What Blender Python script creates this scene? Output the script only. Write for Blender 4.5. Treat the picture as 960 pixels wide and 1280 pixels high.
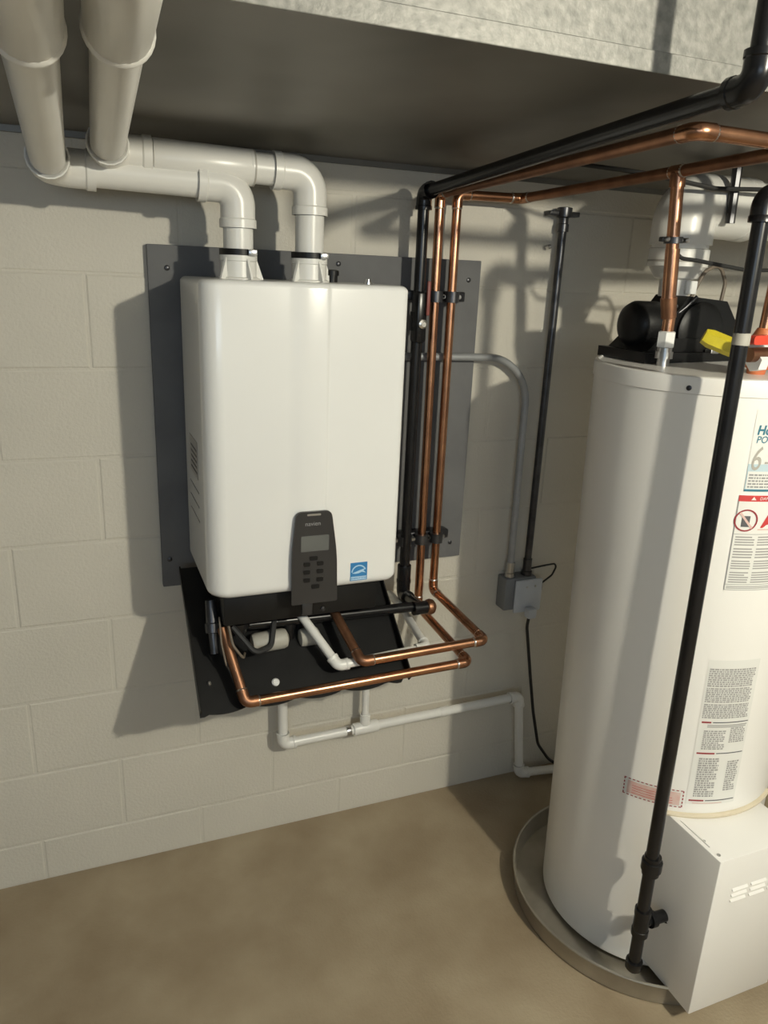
import bpy, bmesh, math, random
from mathutils import Vector, Matrix
random.seed(7)
for o in list(bpy.data.objects): bpy.data.objects.remove(o, do_unlink=True)
SC = bpy.context.scene
COL = SC.collection
PI = math.pi

# ------------------------------------------------------------------ camera
cam_d = bpy.data.cameras.new('camera'); cam = bpy.data.objects.new('camera', cam_d); COL.objects.link(cam)
XA = (0.92830241, -0.07480123, 0.36422439)      # world x in (right, down, forward)
YA = (-0.3695416, -0.29401906, 0.88147138)      # world y
ZA = (0.04115377, -0.95286808, -0.30058077)     # world z
M = Matrix(((XA[0], -XA[1], -XA[2], 0.0), (YA[0], -YA[1], -YA[2], -1.82), (ZA[0], -ZA[1], -ZA[2], 1.57), (0, 0, 0, 1)))
cam.matrix_world = M
cam_d.sensor_fit = 'VERTICAL'; cam_d.sensor_height = 36.0; cam_d.lens = 949.5 / 1280 * 36.0
cam_d.clip_start = 0.02
SC.camera = cam

# ------------------------------------------------------------------ world, exposure, fill light
W = bpy.data.worlds.new('world'); SC.world = W; W.use_nodes = True
W.node_tree.nodes['Background'].inputs[0].default_value = (0.55, 0.66, 0.85, 1)
W.node_tree.nodes['Background'].inputs[1].default_value = 0.3
SC.view_settings.view_transform = 'Standard'; SC.view_settings.look = 'None'
SC.view_settings.gamma = 1; SC.view_settings.use_curve_mapping = False
SC.view_settings.exposure = 0.10
LAMP_POS = (1.12, -2.30, 1.965)
LAMP_W = 106.0
# cool fill light added behind the camera, with an unseen window around it
al = bpy.data.lights.new('window_fill', 'AREA'); al.shape = 'RECTANGLE'; al.size = 2.0; al.size_y = 0.5
al.energy = 17.0; al.color = (0.66, 0.82, 1.0)
alo = bpy.data.objects.new('window_fill', al); COL.objects.link(alo)
alo.location = (-0.9, -4.37, 1.70); alo.rotation_euler = (PI/2, 0, 0)

# ------------------------------------------------------------------ materials
MAT = {}
def mat(name, col, rough=0.5, metal=0.0, col2=None, scale=8.0, bump=0.0, bscale=60.0, detail=4.0, spec=None, emis=None, coat=0.0, contrast=(0.35, 0.65)):
    m = bpy.data.materials.new(name); m.use_nodes = True; nt = m.node_tree; b = nt.nodes['Principled BSDF']
    b.inputs['Base Color'].default_value = (*col, 1); b.inputs['Roughness'].default_value = rough; b.inputs['Metallic'].default_value = metal
    if spec is not None: b.inputs['Specular IOR Level'].default_value = spec
    if coat: b.inputs['Coat Weight'].default_value = coat; b.inputs['Coat Roughness'].default_value = 0.08
    if emis: b.inputs['Emission Color'].default_value = (*emis[0], 1); b.inputs['Emission Strength'].default_value = emis[1]
    tc = nt.nodes.new('ShaderNodeTexCoord')
    if col2:
        n = nt.nodes.new('ShaderNodeTexNoise'); n.inputs['Scale'].default_value = scale; n.inputs['Detail'].default_value = detail
        nt.links.new(tc.outputs['Object'], n.inputs['Vector'])
        r = nt.nodes.new('ShaderNodeValToRGB'); r.color_ramp.elements[0].position = contrast[0]; r.color_ramp.elements[1].position = contrast[1]
        r.color_ramp.elements[0].color = (*col, 1); r.color_ramp.elements[1].color = (*col2, 1)
        nt.links.new(n.outputs['Fac'], r.inputs['Fac']); nt.links.new(r.outputs['Color'], b.inputs['Base Color'])
    if bump:
        n2 = nt.nodes.new('ShaderNodeTexNoise'); n2.inputs['Scale'].default_value = bscale; n2.inputs['Detail'].default_value = 3.0
        nt.links.new(tc.outputs['Object'], n2.inputs['Vector'])
        bp = nt.nodes.new('ShaderNodeBump'); bp.inputs['Strength'].default_value = bump; bp.inputs['Distance'].default_value = 0.01
        nt.links.new(n2.outputs['Fac'], bp.inputs['Height']); nt.links.new(bp.outputs['Normal'], b.inputs['Normal'])
    MAT[name] = m; return m

def world_coords(name):      # use world position instead of object coordinates (for shared block meshes)
    nt = MAT[name].node_tree
    g = nt.nodes.new('ShaderNodeNewGeometry')
    for l in list(nt.links):
        if l.from_node.type == 'TEX_COORD':
            nt.links.new(g.outputs['Position'], l.to_socket)

mat('wall_paint', (0.56, 0.53, 0.46), 0.62, col2=(0.61, 0.575, 0.50), scale=2.2, bump=0.16, bscale=140); world_coords('wall_paint')
mat('concrete', (0.265, 0.20, 0.125), 0.66, col2=(0.385, 0.315, 0.215), scale=4.5, bump=0.2, bscale=120, detail=12, contrast=(0.30, 0.70))
mat('ceiling_paint', (0.40, 0.42, 0.44), 0.8, col2=(0.44, 0.46, 0.48), scale=5)
mat('plain_wall', (0.40, 0.43, 0.46), 0.8, col2=(0.44, 0.47, 0.50), scale=3)
mat('grey_wall', (0.22, 0.23, 0.24), 0.8, col2=(0.25, 0.26, 0.27), scale=3)
mat('white_enamel', (0.79, 0.79, 0.775), 0.22, col2=(0.815, 0.815, 0.795), scale=3, coat=0.25)
mat('tank_enamel', (0.82, 0.80, 0.765), 0.34, col2=(0.84, 0.82, 0.785), scale=4, coat=0.15)
mat('pvc', (0.74, 0.73, 0.69), 0.30, col2=(0.77, 0.76, 0.72), scale=6)
mat('pvc_ring', (0.42, 0.40, 0.36), 0.5)
mat('dark_board', (0.13, 0.131, 0.134), 0.8, col2=(0.155, 0.156, 0.158), scale=9, bump=0.05)
mat('black_plastic', (0.006, 0.006, 0.0065), 0.42, col2=(0.010, 0.010, 0.010), scale=10, spec=0.3)
mat('panel_plastic', (0.030, 0.029, 0.030), 0.30, col2=(0.034, 0.033, 0.034), scale=10)
mat('black_iron', (0.006, 0.006, 0.007), 0.26, metal=0.0, col2=(0.011, 0.0105, 0.011), scale=30, spec=0.4)
mat('dark_steel', (0.10, 0.10, 0.105), 0.35, metal=0.8, col2=(0.06, 0.06, 0.065), scale=20)
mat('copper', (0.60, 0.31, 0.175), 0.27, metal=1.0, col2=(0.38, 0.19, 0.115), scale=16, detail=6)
mat('copper_dull_shaded', (0.36, 0.18, 0.10), 0.42, metal=0.9, col2=(0.24, 0.12, 0.07), scale=22)  # dull copper; also carries painted shade on runs under duct and boiler
mat('solder', (0.62, 0.60, 0.56), 0.3, metal=1.0)
mat('galvanised', (0.155, 0.155, 0.142), 0.5, metal=0.25, col2=(0.27, 0.265, 0.243), scale=75, bump=0.08, bscale=90, detail=8, contrast=(0.3, 0.72))
mat('duct_bottom', (0.15, 0.145, 0.13), 0.50, metal=0.6, col2=(0.25, 0.24, 0.22), scale=2.4, detail=3)
mat('steel', (0.55, 0.55, 0.55), 0.28, metal=1.0)
mat('grey_conduit', (0.34, 0.35, 0.36), 0.45, metal=0.4, col2=(0.40, 0.41, 0.42), scale=20)
mat('grey_box', (0.50, 0.53, 0.57), 0.5, col2=(0.54, 0.57, 0.61), scale=20)
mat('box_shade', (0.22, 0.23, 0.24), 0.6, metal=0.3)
mat('cord_black', (0.02, 0.02, 0.02), 0.6)
mat('wire_brown', (0.16, 0.13, 0.10), 0.6)
mat('screen', (0.115, 0.12, 0.118), 0.22, col2=(0.13, 0.135, 0.13), scale=20)
mat('print_grey', (0.30, 0.30, 0.30), 0.6)
mat('print_dark', (0.10, 0.10, 0.11), 0.6)
mat('print_light', (0.34, 0.33, 0.32), 0.6)
mat('old_plastic', (0.40, 0.38, 0.33), 0.5)
mat('print_teal', (0.03, 0.17, 0.24), 0.5)
mat('print_red', (0.55, 0.05, 0.05), 0.5)
mat('print_maroon', (0.30, 0.03, 0.04), 0.5)
mat('print_pink', (0.66, 0.42, 0.38), 0.6, col2=(0.68, 0.52, 0.47), scale=60)
mat('print_silver', (0.40, 0.38, 0.34), 0.5)
mat('print_skyblue', (0.45, 0.58, 0.64), 0.5, col2=(0.5, 0.62, 0.67), scale=10)
mat('paper', (0.74, 0.735, 0.70), 0.55, col2=(0.76, 0.75, 0.715), scale=10)
mat('star_blue', (0.03, 0.20, 0.46), 0.4)
mat('star_light', (0.42, 0.62, 0.80), 0.4)
mat('yellow', (0.62, 0.52, 0.03), 0.45, col2=(0.52, 0.43, 0.03), scale=40)
mat('red_handle', (0.62, 0.06, 0.03), 0.4)
mat('dull_red', (0.22, 0.06, 0.05), 0.5)
mat('orange_cap', (0.60, 0.22, 0.08), 0.4, col2=(0.5, 0.12, 0.05), scale=10)
mat('caulk', (0.62, 0.54, 0.40), 0.7, col2=(0.66, 0.58, 0.44), scale=20)
mat('pan_metal', (0.50, 0.47, 0.41), 0.36, metal=0.75, col2=(0.40, 0.37, 0.31), scale=12)
mat('porcelain', (0.8, 0.8, 0.78), 0.3)
mat('window_glass', (0.6, 0.7, 0.8), 0.3)

# ------------------------------------------------------------------ mesh helpers
def link(name, me, m, parent=None):
    o = bpy.data.objects.new(name, me); COL.objects.link(o)
    if m: 
        if not me.materials: me.materials.append(MAT[m])
    if parent: o.parent = parent
    return o
def tag(o, label, cat, group=None):
    o['label'] = label; o['category'] = cat
    if group: o['group'] = group
    return o
def thing(name, label, cat, loc=(0, 0, 0), group=None):
    o = bpy.data.objects.new(name, None); COL.objects.link(o); o.location = loc; o.empty_display_size = 0.05
    return tag(o, label, cat, group)
def structure(o): o['kind'] = 'structure'; return o

class MB:
    """collects shapes into one mesh; origin subtracts a root location"""
    def __init__(s, org=(0, 0, 0)): s.v = []; s.f = []; s.o = Vector(org)
    def add(s, vs, fs):
        n = len(s.v); s.v += [tuple(Vector(v) - s.o) for v in vs]; s.f += [tuple(i + n for i in f) for f in fs]; return s
    def box(s, a, b, bev=0.0):
        x0, y0, z0 = a; x1, y1, z1 = b
        if bev <= 0:
            vs = [(x, y, z) for z in (z0, z1) for y in (y0, y1) for x in (x0, x1)]
            return s.add(vs, [(0, 2, 3, 1), (4, 5, 7, 6), (0, 1, 5, 4), (2, 6, 7, 3), (0, 4, 6, 2), (1, 3, 7, 5)])
        bm = bmesh.new(); bmesh.ops.create_cube(bm, size=1)
        for v in bm.verts: v.co = Vector(((x0+x1)/2 + v.co.x*(x1-x0), (y0+y1)/2 + v.co.y*(y1-y0), (z0+z1)/2 + v.co.z*(z1-z0)))
        bmesh.ops.bevel(bm, geom=bm.edges[:], offset=bev, segments=2, affect='EDGES', profile=0.5)
        bm.verts.index_update(); s.add([v.co for v in bm.verts], [[v.index for v in f.verts] for f in bm.faces]); bm.free(); return s
    def tube(s, pts, r, n=16, caps=True):
        pts = [Vector(p) for p in pts]
        rs = r if isinstance(r, (list, tuple)) else [r]*len(pts)
        tang = []
        for i in range(len(pts)):
            a = pts[max(i-1, 0)]; b = pts[min(i+1, len(pts)-1)]; tang.append((b-a).normalized())
        t = tang[0]; u = t.orthogonal().normalized(); vs = []; fs = []
        for i, p in enumerate(pts):
            t = tang[i]; u = (u - t*u.dot(t)).normalized(); w = t.cross(u)
            for k in range(n):
                a = 2*PI*k/n; vs.append(p + (u*math.cos(a) + w*math.sin(a))*rs[i])
        for i in range(len(pts)-1):
            for k in range(n):
                a = i*n+k; b = i*n+(k+1) % n; fs.append((a, b, b+n, a+n))
        if caps:
            fs.append(tuple(reversed(range(n)))); fs.append(tuple(range((len(pts)-1)*n, len(pts)*n)))
        return s.add(vs, fs)
    def lathe(s, base, axis, prof, n=32):
        """prof: list of (distance along axis, radius)"""
        base = Vector(base); ax = Vector(axis).normalized(); u = ax.orthogonal().normalized(); w = ax.cross(u)
        vs = []; fs = []
        for d, r in prof:
            for k in range(n):
                a = 2*PI*k/n; vs.append(base + ax*d + (u*math.cos(a) + w*math.sin(a))*max(r, 1e-5))
        for i in range(len(prof)-1):
            for k in range(n):
                a = i*n+k; b = i*n+(k+1) % n; fs.append((a, b, b+n, a+n))
        fs.append(tuple(reversed(range(n)))); fs.append(tuple(range((len(prof)-1)*n, len(prof)*n)))
        return s.add(vs, fs)
    def prism(s, poly, d):
        """poly: list of 3D points, extruded by vector d"""
        n = len(poly); d = Vector(d); vs = [Vector(p) for p in poly] + [Vector(p)+d for p in poly]
        fs = [tuple(range(n)), tuple(reversed(range(n, 2*n)))] + [(i, i+n, (i+1) % n+n, (i+1) % n) for i in range(n)]
        return s.add(vs, fs)
    def mesh(s, name, smooth=True, ang=38):
        me = bpy.data.meshes.new(name); me.from_pydata(s.v, [], s.f)
        bm = bmesh.new(); bm.from_mesh(me); bmesh.ops.recalc_face_normals(bm, faces=bm.faces)
        if smooth:
            lim = math.radians(ang)
            for f in bm.faces: f.smooth = True
            for e in bm.edges:
                if len(e.link_faces) == 2 and e.link_faces[0].normal.angle(e.link_faces[1].normal, 0) > lim: e.smooth = False
        bm.to_mesh(me); bm.free(); me.update(); return me
    def build(s, name, m, parent=None, smooth=True, ang=38):
        return link(name, s.mesh(name, smooth, ang), m, parent)

def fillet(pts, rad, seg=8):
    pts = [Vector(p) for p in pts]; out = [pts[0]]
    for i in range(1, len(pts)-1):
        a, p, b = pts[i-1], pts[i], pts[i+1]
        d1 = (a-p).normalized(); d2 = (b-p).normalized(); th = d1.angle(d2)
        if th > PI-0.03: out.append(p); continue
        r = rad[i-1] if isinstance(rad, (list, tuple)) else rad
        L = min(r/math.tan(th/2), (a-p).length*0.49, (b-p).length*0.49); r = L*math.tan(th/2)
        c = p + (d1+d2).normalized()*(r/math.sin(th/2)); s0 = p+d1*L-c; s1 = p+d2*L-c
        ang = s0.angle(s1); ax = s0.cross(s1).normalized()
        for k in range(seg+1): out.append(c + Matrix.Rotation(ang*k/seg, 3, ax) @ s0)
    out.append(pts[-1]); return out
def elbow_path(a, p, b, rad, ext):
    a, p, b = Vector(a), Vector(p), Vector(b)
    d1 = (a-p).normalized(); d2 = (b-p).normalized(); L = rad/math.tan(d1.angle(d2)/2)
    return fillet([p+d1*(L+ext), p, p+d2*(L+ext)], rad, 10)
def pipe_run(root, pts, r, bend, m, fit=1.22, ext=0.03, mf=None, skip=(), n=18, org=None):
    """straight sections and elbow fittings, each a part"""
    org = root.location if org is None else org
    P = [Vector(p) for p in pts]
    for i in range(len(P)-1):
        MB(org).tube([P[i] + (P[i+1]-P[i]).normalized()*(0.7*bend if i else 0), P[i+1] - (P[i+1]-P[i]).normalized()*(0.7*bend if i < len(P)-2 else 0)], r, n).build('pipe_section', m, root)
    for i in range(1, len(P)-1):
        if i in skip: 
            MB(org).tube(elbow_path(P[i-1], P[i], P[i+1], bend, 0.0), r, n).build('bend', m, root); continue
        path = elbow_path(P[i-1], P[i], P[i+1], bend, ext); rf = r*fit
        mb = MB(org).tube(path, rf, n)
        for q0, q1 in ((path[0], path[1]), (path[-1], path[-2])):
            d = (q1-q0).normalized(); mb.lathe(q0, d, [(0, rf*0.99), (0.0, rf*1.07), (ext*0.45, rf*1.07), (ext*0.55, rf*0.99)], n)
        mb.build('elbow', mf or m, root)
def coupling(root, p, axis, r, length, m, name='coupling'):
    p = Vector(p); ax = Vector(axis).normalized()
    return MB(root.location).lathe(p-ax*length/2, ax, [(0, r*0.8), (0, r*0.97), (0.002, r), (length-0.002, r), (length, r*0.97), (length, r*0.8)], 24).build(name, m, root)
def text_mesh(body, size, fn, name, m, parent, align='LEFT', bold=0.0):
    cu = bpy.data.curves.new('t', 'FONT'); cu.body = body; cu.size = size; cu.align_x = align; cu.resolution_u = 3; cu.offset = bold
    ob = bpy.data.objects.new('t', cu); COL.objects.link(ob)
    me = bpy.data.meshes.new_from_object(ob); bpy.data.objects.remove(ob); bpy.data.curves.remove(cu)
    for v in me.vertices: v.co = fn(v.co.x, v.co.y)
    me.name = name; me.materials.clear(); me.update()
    return link(name, me, m, parent)

# ------------------------------------------------------------------ the room
X0, X1, Y0, Y1, ZC = -2.2, 3.2, -4.4, 0.0, 2.14
structure(MB().box((X0, Y0, -0.1), (X1, 0.2, 0.0)).build('floor', 'concrete'))
structure(MB().box((X0, Y0, ZC), (X1, 0.2, ZC+0.1)).build('ceiling', 'ceiling_paint'))
wb = structure(MB().box((X0, 0.0016, 0.0), (X1, 0.2, ZC)).build('wall_back', 'wall_paint'))
structure(MB().box((X1, Y0, 0), (X1+0.1, 0.2, ZC)).build('wall_right', 'plain_wall'))
structure(MB().box((X0-0.1, Y0, 0), (X0, 0.2, ZC)).build('wall_left', 'grey_wall'))
wl = MB()
wl.box((X0, Y0-0.1, 0), (X1, Y0, 1.43)); wl.box((X0, Y0-0.1, 1.97), (X1, Y0, ZC))
wl.box((X0, Y0-0.1, 1.43), (-1.92, Y0, 1.97)); wl.box((0.12, Y0-0.1, 1.43), (X1, Y0, 1.97))
structure(wl.build('wall_front', 'plain_wall', smooth=False))
wn = structure(MB().box((-1.92, Y0-0.09, 1.43), (0.12, Y0-0.07, 1.97)).build('fill_window', 'window_glass'))  # unseen window, placed here to go with the fill light
for a, b in (((-1.92, 1.43), (-1.88, 1.97)), ((0.08, 1.43), (0.12, 1.97)), ((-1.88, 1.43), (0.08, 1.47)), ((-1.88, 1.93), (0.08, 1.97)), ((-0.92, 1.47), (-0.88, 1.93))):
    MB().box((a[0], Y0-0.069, a[1]), (b[0], Y0-0.01, b[1]), 0.004).build('window_frame', 'porcelain', wn)

# painted concrete blocks: courses 0.2025 high, running bond
BW, BH = 0.405, 0.2025
def block_mesh(w, h):
    g = 0.0020; c = 0.0030; d = 0.03
    x0, x1, z0, z1 = -w/2+g, w/2-g, -h/2+g*0.7, h/2-g*0.7
    vs = [(x0, d, z0), (x1, d, z0), (x1, d, z1), (x0, d, z1),
          (x0, c, z0), (x1, c, z0), (x1, c, z1), (x0, c, z1),
          (x0+c*.5, c*.35, z0+c*.5), (x1-c*.5, c*.35, z0+c*.5), (x1-c*.5, c*.35, z1-c*.5), (x0+c*.5, c*.35, z1-c*.5),
          (x0+c*1.4, 0, z0+c*1.4), (x1-c*1.4, 0, z0+c*1.4), (x1-c*1.4, 0, z1-c*1.4), (x0+c*1.4, 0, z1-c*1.4)]
    fs = []
    for k in range(3):
        for i in range(4):
            a = k*4+i; b = k*4+(i+1) % 4; fs.append((a, b, b+4, a+4))
    fs.append((12, 13, 14, 15))
    mb = MB(); mb.add(vs, fs); me = mb.mesh('block', False); me.materials.append(MAT['wall_paint']); return me
full_m = block_mesh(BW, BH)
low_m = block_mesh(BW, 0.124)
top_m = block_mesh(BW, ZC-1.9465)
for k in range(-1, 10):
    z0 = 0.124 + BH*k; h = BH; me = full_m
    if k == -1: z0, h, me = 0.0, 0.124, low_m
    if k == 9: z0, h, me = 1.9465, ZC-1.9465, top_m
    off = 0.035 if k % 2 == 0 else 0.2375
    x = off - BW*6
    while x < X1 + BW:
        cx = x + BW/2
        if X0+0.1 < cx < X1-0.1:
            o = bpy.data.objects.new('block', me); COL.objects.link(o); o.parent = wb
            o.location = (cx + random.uniform(-.0008, .0008), random.uniform(-0.0007, 0.0009), z0 + h/2)
        x += BW

# ------------------------------------------------------------------ sheet metal duct
DR, DF = 1.816, 1.842           # underside height at the wall and at the front edge
DY = -0.885
duct = thing('air_duct', 'wide galvanised sheet metal air duct hanging above the boiler', 'duct', (0.5, -0.45, 1.9))
DX0, DX1 = -2.1, 3.1
o_ = duct.location
MB(o_).prism([(DX0, -0.004, DR), (DX1, -0.004, DR), (DX1, DY, DF), (DX0, DY, DF)], (0, 0, 0.004)).build('bottom_panel', 'duct_bottom', duct, False)
MB(o_).box((DX0, DY-0.002, DF+0.0005), (DX1, DY+0.001, 2.12)).build('front_panel', 'galvanised', duct, False)
MB(o_).box((DX0, DY+0.002, 2.115), (DX1, -0.004, 2.12)).build('top_panel', 'galvanised', duct, False)
MB(o_).box((DX0, DY-0.006, DF-0.004), (DX1, DY-0.0025, DF+0.022), 0.0012).build('hem', 'galvanised', duct, False)
for sx in (0.93, -0.55, 2.3):
    MB(o_).prism([(sx, -0.006, DR-0.003), (sx+0.03, -0.006, DR-0.003), (sx+0.03, DY+0.003, DF-0.003), (sx, DY+0.003, DF-0.003)], (0, 0, 0.004)).build('seam_cleat', 'duct_bottom', duct, False)
MB(o_).box((DX0, -0.012, DR-0.012), (DX1, -0.004, DR+0.004)).build('hem', 'duct_bottom', duct, False)

# ------------------------------------------------------------------ backing board
bb = MB().box((0.164, -0.018, 0.806), (0.984, -0.0012, 1.608), 0.002).build('backing_board', 'dark_board')
tag(bb, 'dark grey painted square board fixed to the block wall behind the boiler', 'board')

# ------------------------------------------------------------------ boiler
BX0, BX1, BYF, BYB, BZ0, BZ1 = 0.226, 0.649, -0.340, -0.062, 0.893, 1.545
boiler = thing('tankless_boiler', 'white wall-hung tankless boiler with black control panel on dark board', 'boiler', (0.437, -0.02, 0.80))
ob = boiler.location
def cover_profile(ins):
    R = 0.040; pts = []
    x0, x1, yf, yb = BX0+ins, BX1-ins, BYF+ins, BYB
    pts.append((x0, yb))
    for k in range(9):
        a = PI + (PI/2)*k/8; pts.append((x0+R+R*math.cos(a), yf+R+R*math.sin(a)))
    pts += [(0.392, yf), (0.402, yf-0.0006), (0.412, yf-0.0022), (0.424, yf-0.0040), (0.436, yf-0.0048), (0.470, yf-0.0048), (0.4735, yf-0.0044), (0.4765, yf-0.0016), (0.4785, yf-0.0004), (0.482, yf), ]
    R2 = 0.016
    for k in range(7):
        a = 1.5*PI + (PI/2)*k/6; pts.append((x1-R2+R2*math.cos(a), yf+R2+R2*math.sin(a)))
    pts.append((x1, yb)); return pts
rings = []
rb, rt = 0.024, 0.012
for k in range(7):
    a = PI/2*k/6; rings.append((BZ0 + rb*(1-math.sin(a)) if False else BZ0 + rb - rb*math.cos(a), rb*(1-math.sin(a))))
for k in range(6):
    a = PI/2*k/5; rings.append((BZ1 - rt + rt*math.sin(a), rt*(1-math.cos(a))))
vs = []; fs = []; n = len(cover_profile(0))
for z, ins in rings: vs += [(x, y, z) for x, y in cover_profile(ins)]
for i in range(len(rings)-1):
    for k in range(n-1):
        a = i*n+k; fs.append((a, a+1, a+1+n, a+n))
    fs.append((i*n+n-1, i*n, i*n+n, i*n+2*n-1))
fs.append(tuple(range(n))); fs.append(tuple(range((len(rings)-1)*n, len(rings)*n)))
mb = MB(ob); mb.add(vs, fs); mb.build('cover', 'white_enamel', boiler, True, 50)
MB(ob).box((BX0+0.004, BYB+0.001, 0.905), (BX1-0.004, -0.028, BZ1-0.006), 0.003).build('back_casing', 'grey_conduit', boiler)
MB(ob).box((BX0+0.02, -0.030, 1.50), (BX1+0.075, -0.0185, 1.535), 0.002).build('mounting_bracket', 'dark_steel', boiler)
MB(ob).box((BX0+0.035, -0.300, 0.815), (BX1-0.030, -0.045, 0.8925), 0.006).build('chassis', 'black_plastic', boiler)
# side vents and rating plate on the left side
for k in range(3):
    MB(ob).box((BX0-0.0012, -0.24, 1.04+0.032*k), (BX0-0.0002, -0.12, 1.043+0.032*k)).build('side_slot', 'print_grey', boiler)
plate = MB(ob).box((BX0-0.0010, -0.24, 1.135), (BX0-0.0003, -0.13, 1.215)).build('rating_plate', 'print_light', boiler)
plate['label'] = 'grey printed rating plate'
for k in range(5):
    MB(ob).box((BX0-0.0016, -0.23, 1.145+0.012*k), (BX0-0.0011, -0.15, 1.149+0.012*k)).build('text_line', 'print_dark', plate)
# control panel
YP = BYF - 0.0065
def rounded(pts, r, seg=5):
    out = []
    n = len(pts)
    for i in range(n):
        a = Vector(pts[i-1]); p = Vector(pts[i]); b = Vector(pts[(i+1) % n])
        rr = r[i] if isinstance(r, (list, tuple)) else r
        d1 = (a-p).normalized(); d2 = (b-p).normalized()
        if rr <= 0: out.append(p); continue
        for k in range(seg+1):
            t = k/seg; out.append((p+d1*rr)*(1-t)**2 + 2*p*t*(1-t) + (p+d2*rr)*t*t)
    return out
cp = rounded([(0.399, 0.872, 0), (0.399, 0.985, 0), (0.4085, 1.083, 0), (0.486, 1.083, 0), (0.500, 0.985, 0), (0.503, 0.872, 0)], [0.004, 0.03, 0.014, 0.014, 0.03, 0.004])
ctrl = MB(ob).prism([(p.x, YP, p.y) for p in cp], (0, -0.006, 0)).build('control_panel', 'panel_plastic', boiler, True, 60)
YC = YP - 0.006
MB(ob).prism([(p.x, YC, p.y) for p in rounded([(0.419, 0.994, 0), (0.419, 1.029, 0), (0.481, 1.029, 0), (0.481, 0.994, 0)], 0.002)], (0, -0.0008, 0)).build('screen', 'screen', ctrl)
text_mesh('navien', 0.0135, lambda x, y: Vector((0.4275 + x, YC-0.0005, 1.052 + y)) - ob, 'lettering', 'print_grey', ctrl)
for i, (bx, bz) in enumerate(((0.432, 0.965), (0.462, 0.965), (0.432, 0.947), (0.462, 0.947), (0.432, 0.928), (0.462, 0.928), (0.447, 0.978), (0.452, 0.912))):
    w = 0.0075 if i < 6 else 0.009
    MB(ob).prism([(p.x, YC, p.y) for p in rounded([(bx-w, bz-0.005, 0), (bx-w, bz+0.005, 0), (bx+w, bz+0.005, 0), (bx+w, bz-0.005, 0)], 0.003, 3)], (0, -0.0016, 0)).build('button', 'black_plastic', ctrl)
MB(ob).prism([(p.x, YC, p.y) for p in rounded([(0.432, 1.074, 0), (0.432, 1.078, 0), (0.462, 1.078, 0), (0.462, 1.074, 0)], 0.0015, 3)], (0, -0.001, 0)).build('indicator_bar', 'steel', ctrl)
MB(ob).box((0.424, YC+0.004, 0.842), (0.448, YC+0.0165, 0.8715), 0.003).build('latch', 'panel_plastic', ctrl)
MB(ob).lathe((0.473, YC+0.012, 0.851), (0, -1, 0), [(0, 0.0055), (0.004, 0.0055), (0.006, 0.003)], 12).build('screw', 'dark_steel', ctrl)
# blue square efficiency sticker
YS = BYF - 0.0004
st = MB(ob).box((0.5365, YS-0.0004, 0.909), (0.5765, YS+0.0008, 0.952)).build('sticker', 'star_blue', boiler)
st['label'] = 'blue and white square efficiency sticker'
def ring_sector(cx, cz, r0, r1, a0, a1, y, n=16):
    vs = []; fs = []
    for k in range(n+1):
        a = a0+(a1-a0)*k/n
        vs += [(cx+r0*math.cos(a), y, cz+r0*math.sin(a)), (cx+r1*math.cos(a), y, cz+r1*math.sin(a))]
    for k in range(n): fs.append((2*k, 2*k+1, 2*k+3, 2*k+2))
    return vs, fs
mb = MB(ob); mb.add(*ring_sector(0.5565, 0.9285, 0.0148, 0.0178, 0.12*PI, 0.98*PI, YS-0.0008)); mb.build('arc', 'star_light', st)
mb = MB(ob); mb.add([(0.5400, YS-0.0008, 0.9275), (0.5480, YS-0.0008, 0.9300), (0.5600, YS-0.0008, 0.9340), (0.5740, YS-0.0008, 0.9375), (0.5675, YS-0.0008, 0.9325), (0.5735, YS-0.0008, 0.9262), (0.5640, YS-0.0008, 0.9290), (0.5560, YS-0.0008, 0.9262), (0.5480, YS-0.0008, 0.9255)], [tuple(range(9))]); mb.build('swoosh', 'star_light', st)
MB(ob).box((0.5380, YS-0.0008, 0.9105), (0.5750, YS-0.0005, 0.9190)).build('band', 'star_light', st)
text_mesh('ENERGY STAR', 0.0058, lambda x, y: Vector((0.5390 + x, YS-0.0010, 0.9128 + y)) - ob, 'lettering', 'star_blue', st)
# flue collars on top
VX = (0.328, 0.478); VY = -0.19
for i, vx in enumerate(VX):
    c = MB(ob).lathe((vx, VY, BZ1-0.002), (0, 0, 1), [(0, 0.043), (0.004, 0.043), (0.006, 0.037), (0.036, 0.036), (0.038, 0.038), (0.048, 0.038), (0.048, 0.034)], 28).build('vent_collar', 'pvc', boiler)
    for a in (-2.5, -1.25, 0.2, 1.6):
        ca, sa = math.cos(a), math.sin(a)
        def q(r, t, z): return (vx + ca*r - sa*t, VY + sa*r + ca*t, BZ1 + z)
        MB(ob).prism([q(0.036, -0.0025, 0), q(0.054, -0.0025, 0), q(0.038, -0.0025, 0.042)], Vector(q(0, 0.005, 0))-Vector(q(0, 0, 0))).build('rib', 'pvc', c, False)
    MB(ob).lathe((vx, VY, BZ1+0.046), (0, 0, 1), [(0, 0.0345), (0, 0.0385), (0.012, 0.0385), (0.012, 0.0345)], 28).build('clamp_band', 'black_plastic', c)
    s = MB(ob).box((vx+0.012, VY-0.044, BZ1+0.046), (vx+0.030, VY-0.030, BZ1+0.058), 0.002); s.build('clamp_screw', 'steel', c)
MB(ob).lathe((0.534, -0.175, BZ1-0.002), (0, 0, 1), [(0, 0.012), (0.016, 0.012), (0.016, 0.015), (0.026, 0.015), (0.028, 0.010)], 16).build('test_port_cap', 'black_plastic', boiler)
MB(ob).lathe((0.586, -0.26, BZ1-0.002), (0, 0, 1), [(0, 0.008), (0.006, 0.008), (0.006, 0.006), (0.012, 0.005)], 12).build('bolt', 'steel', boiler)
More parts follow.
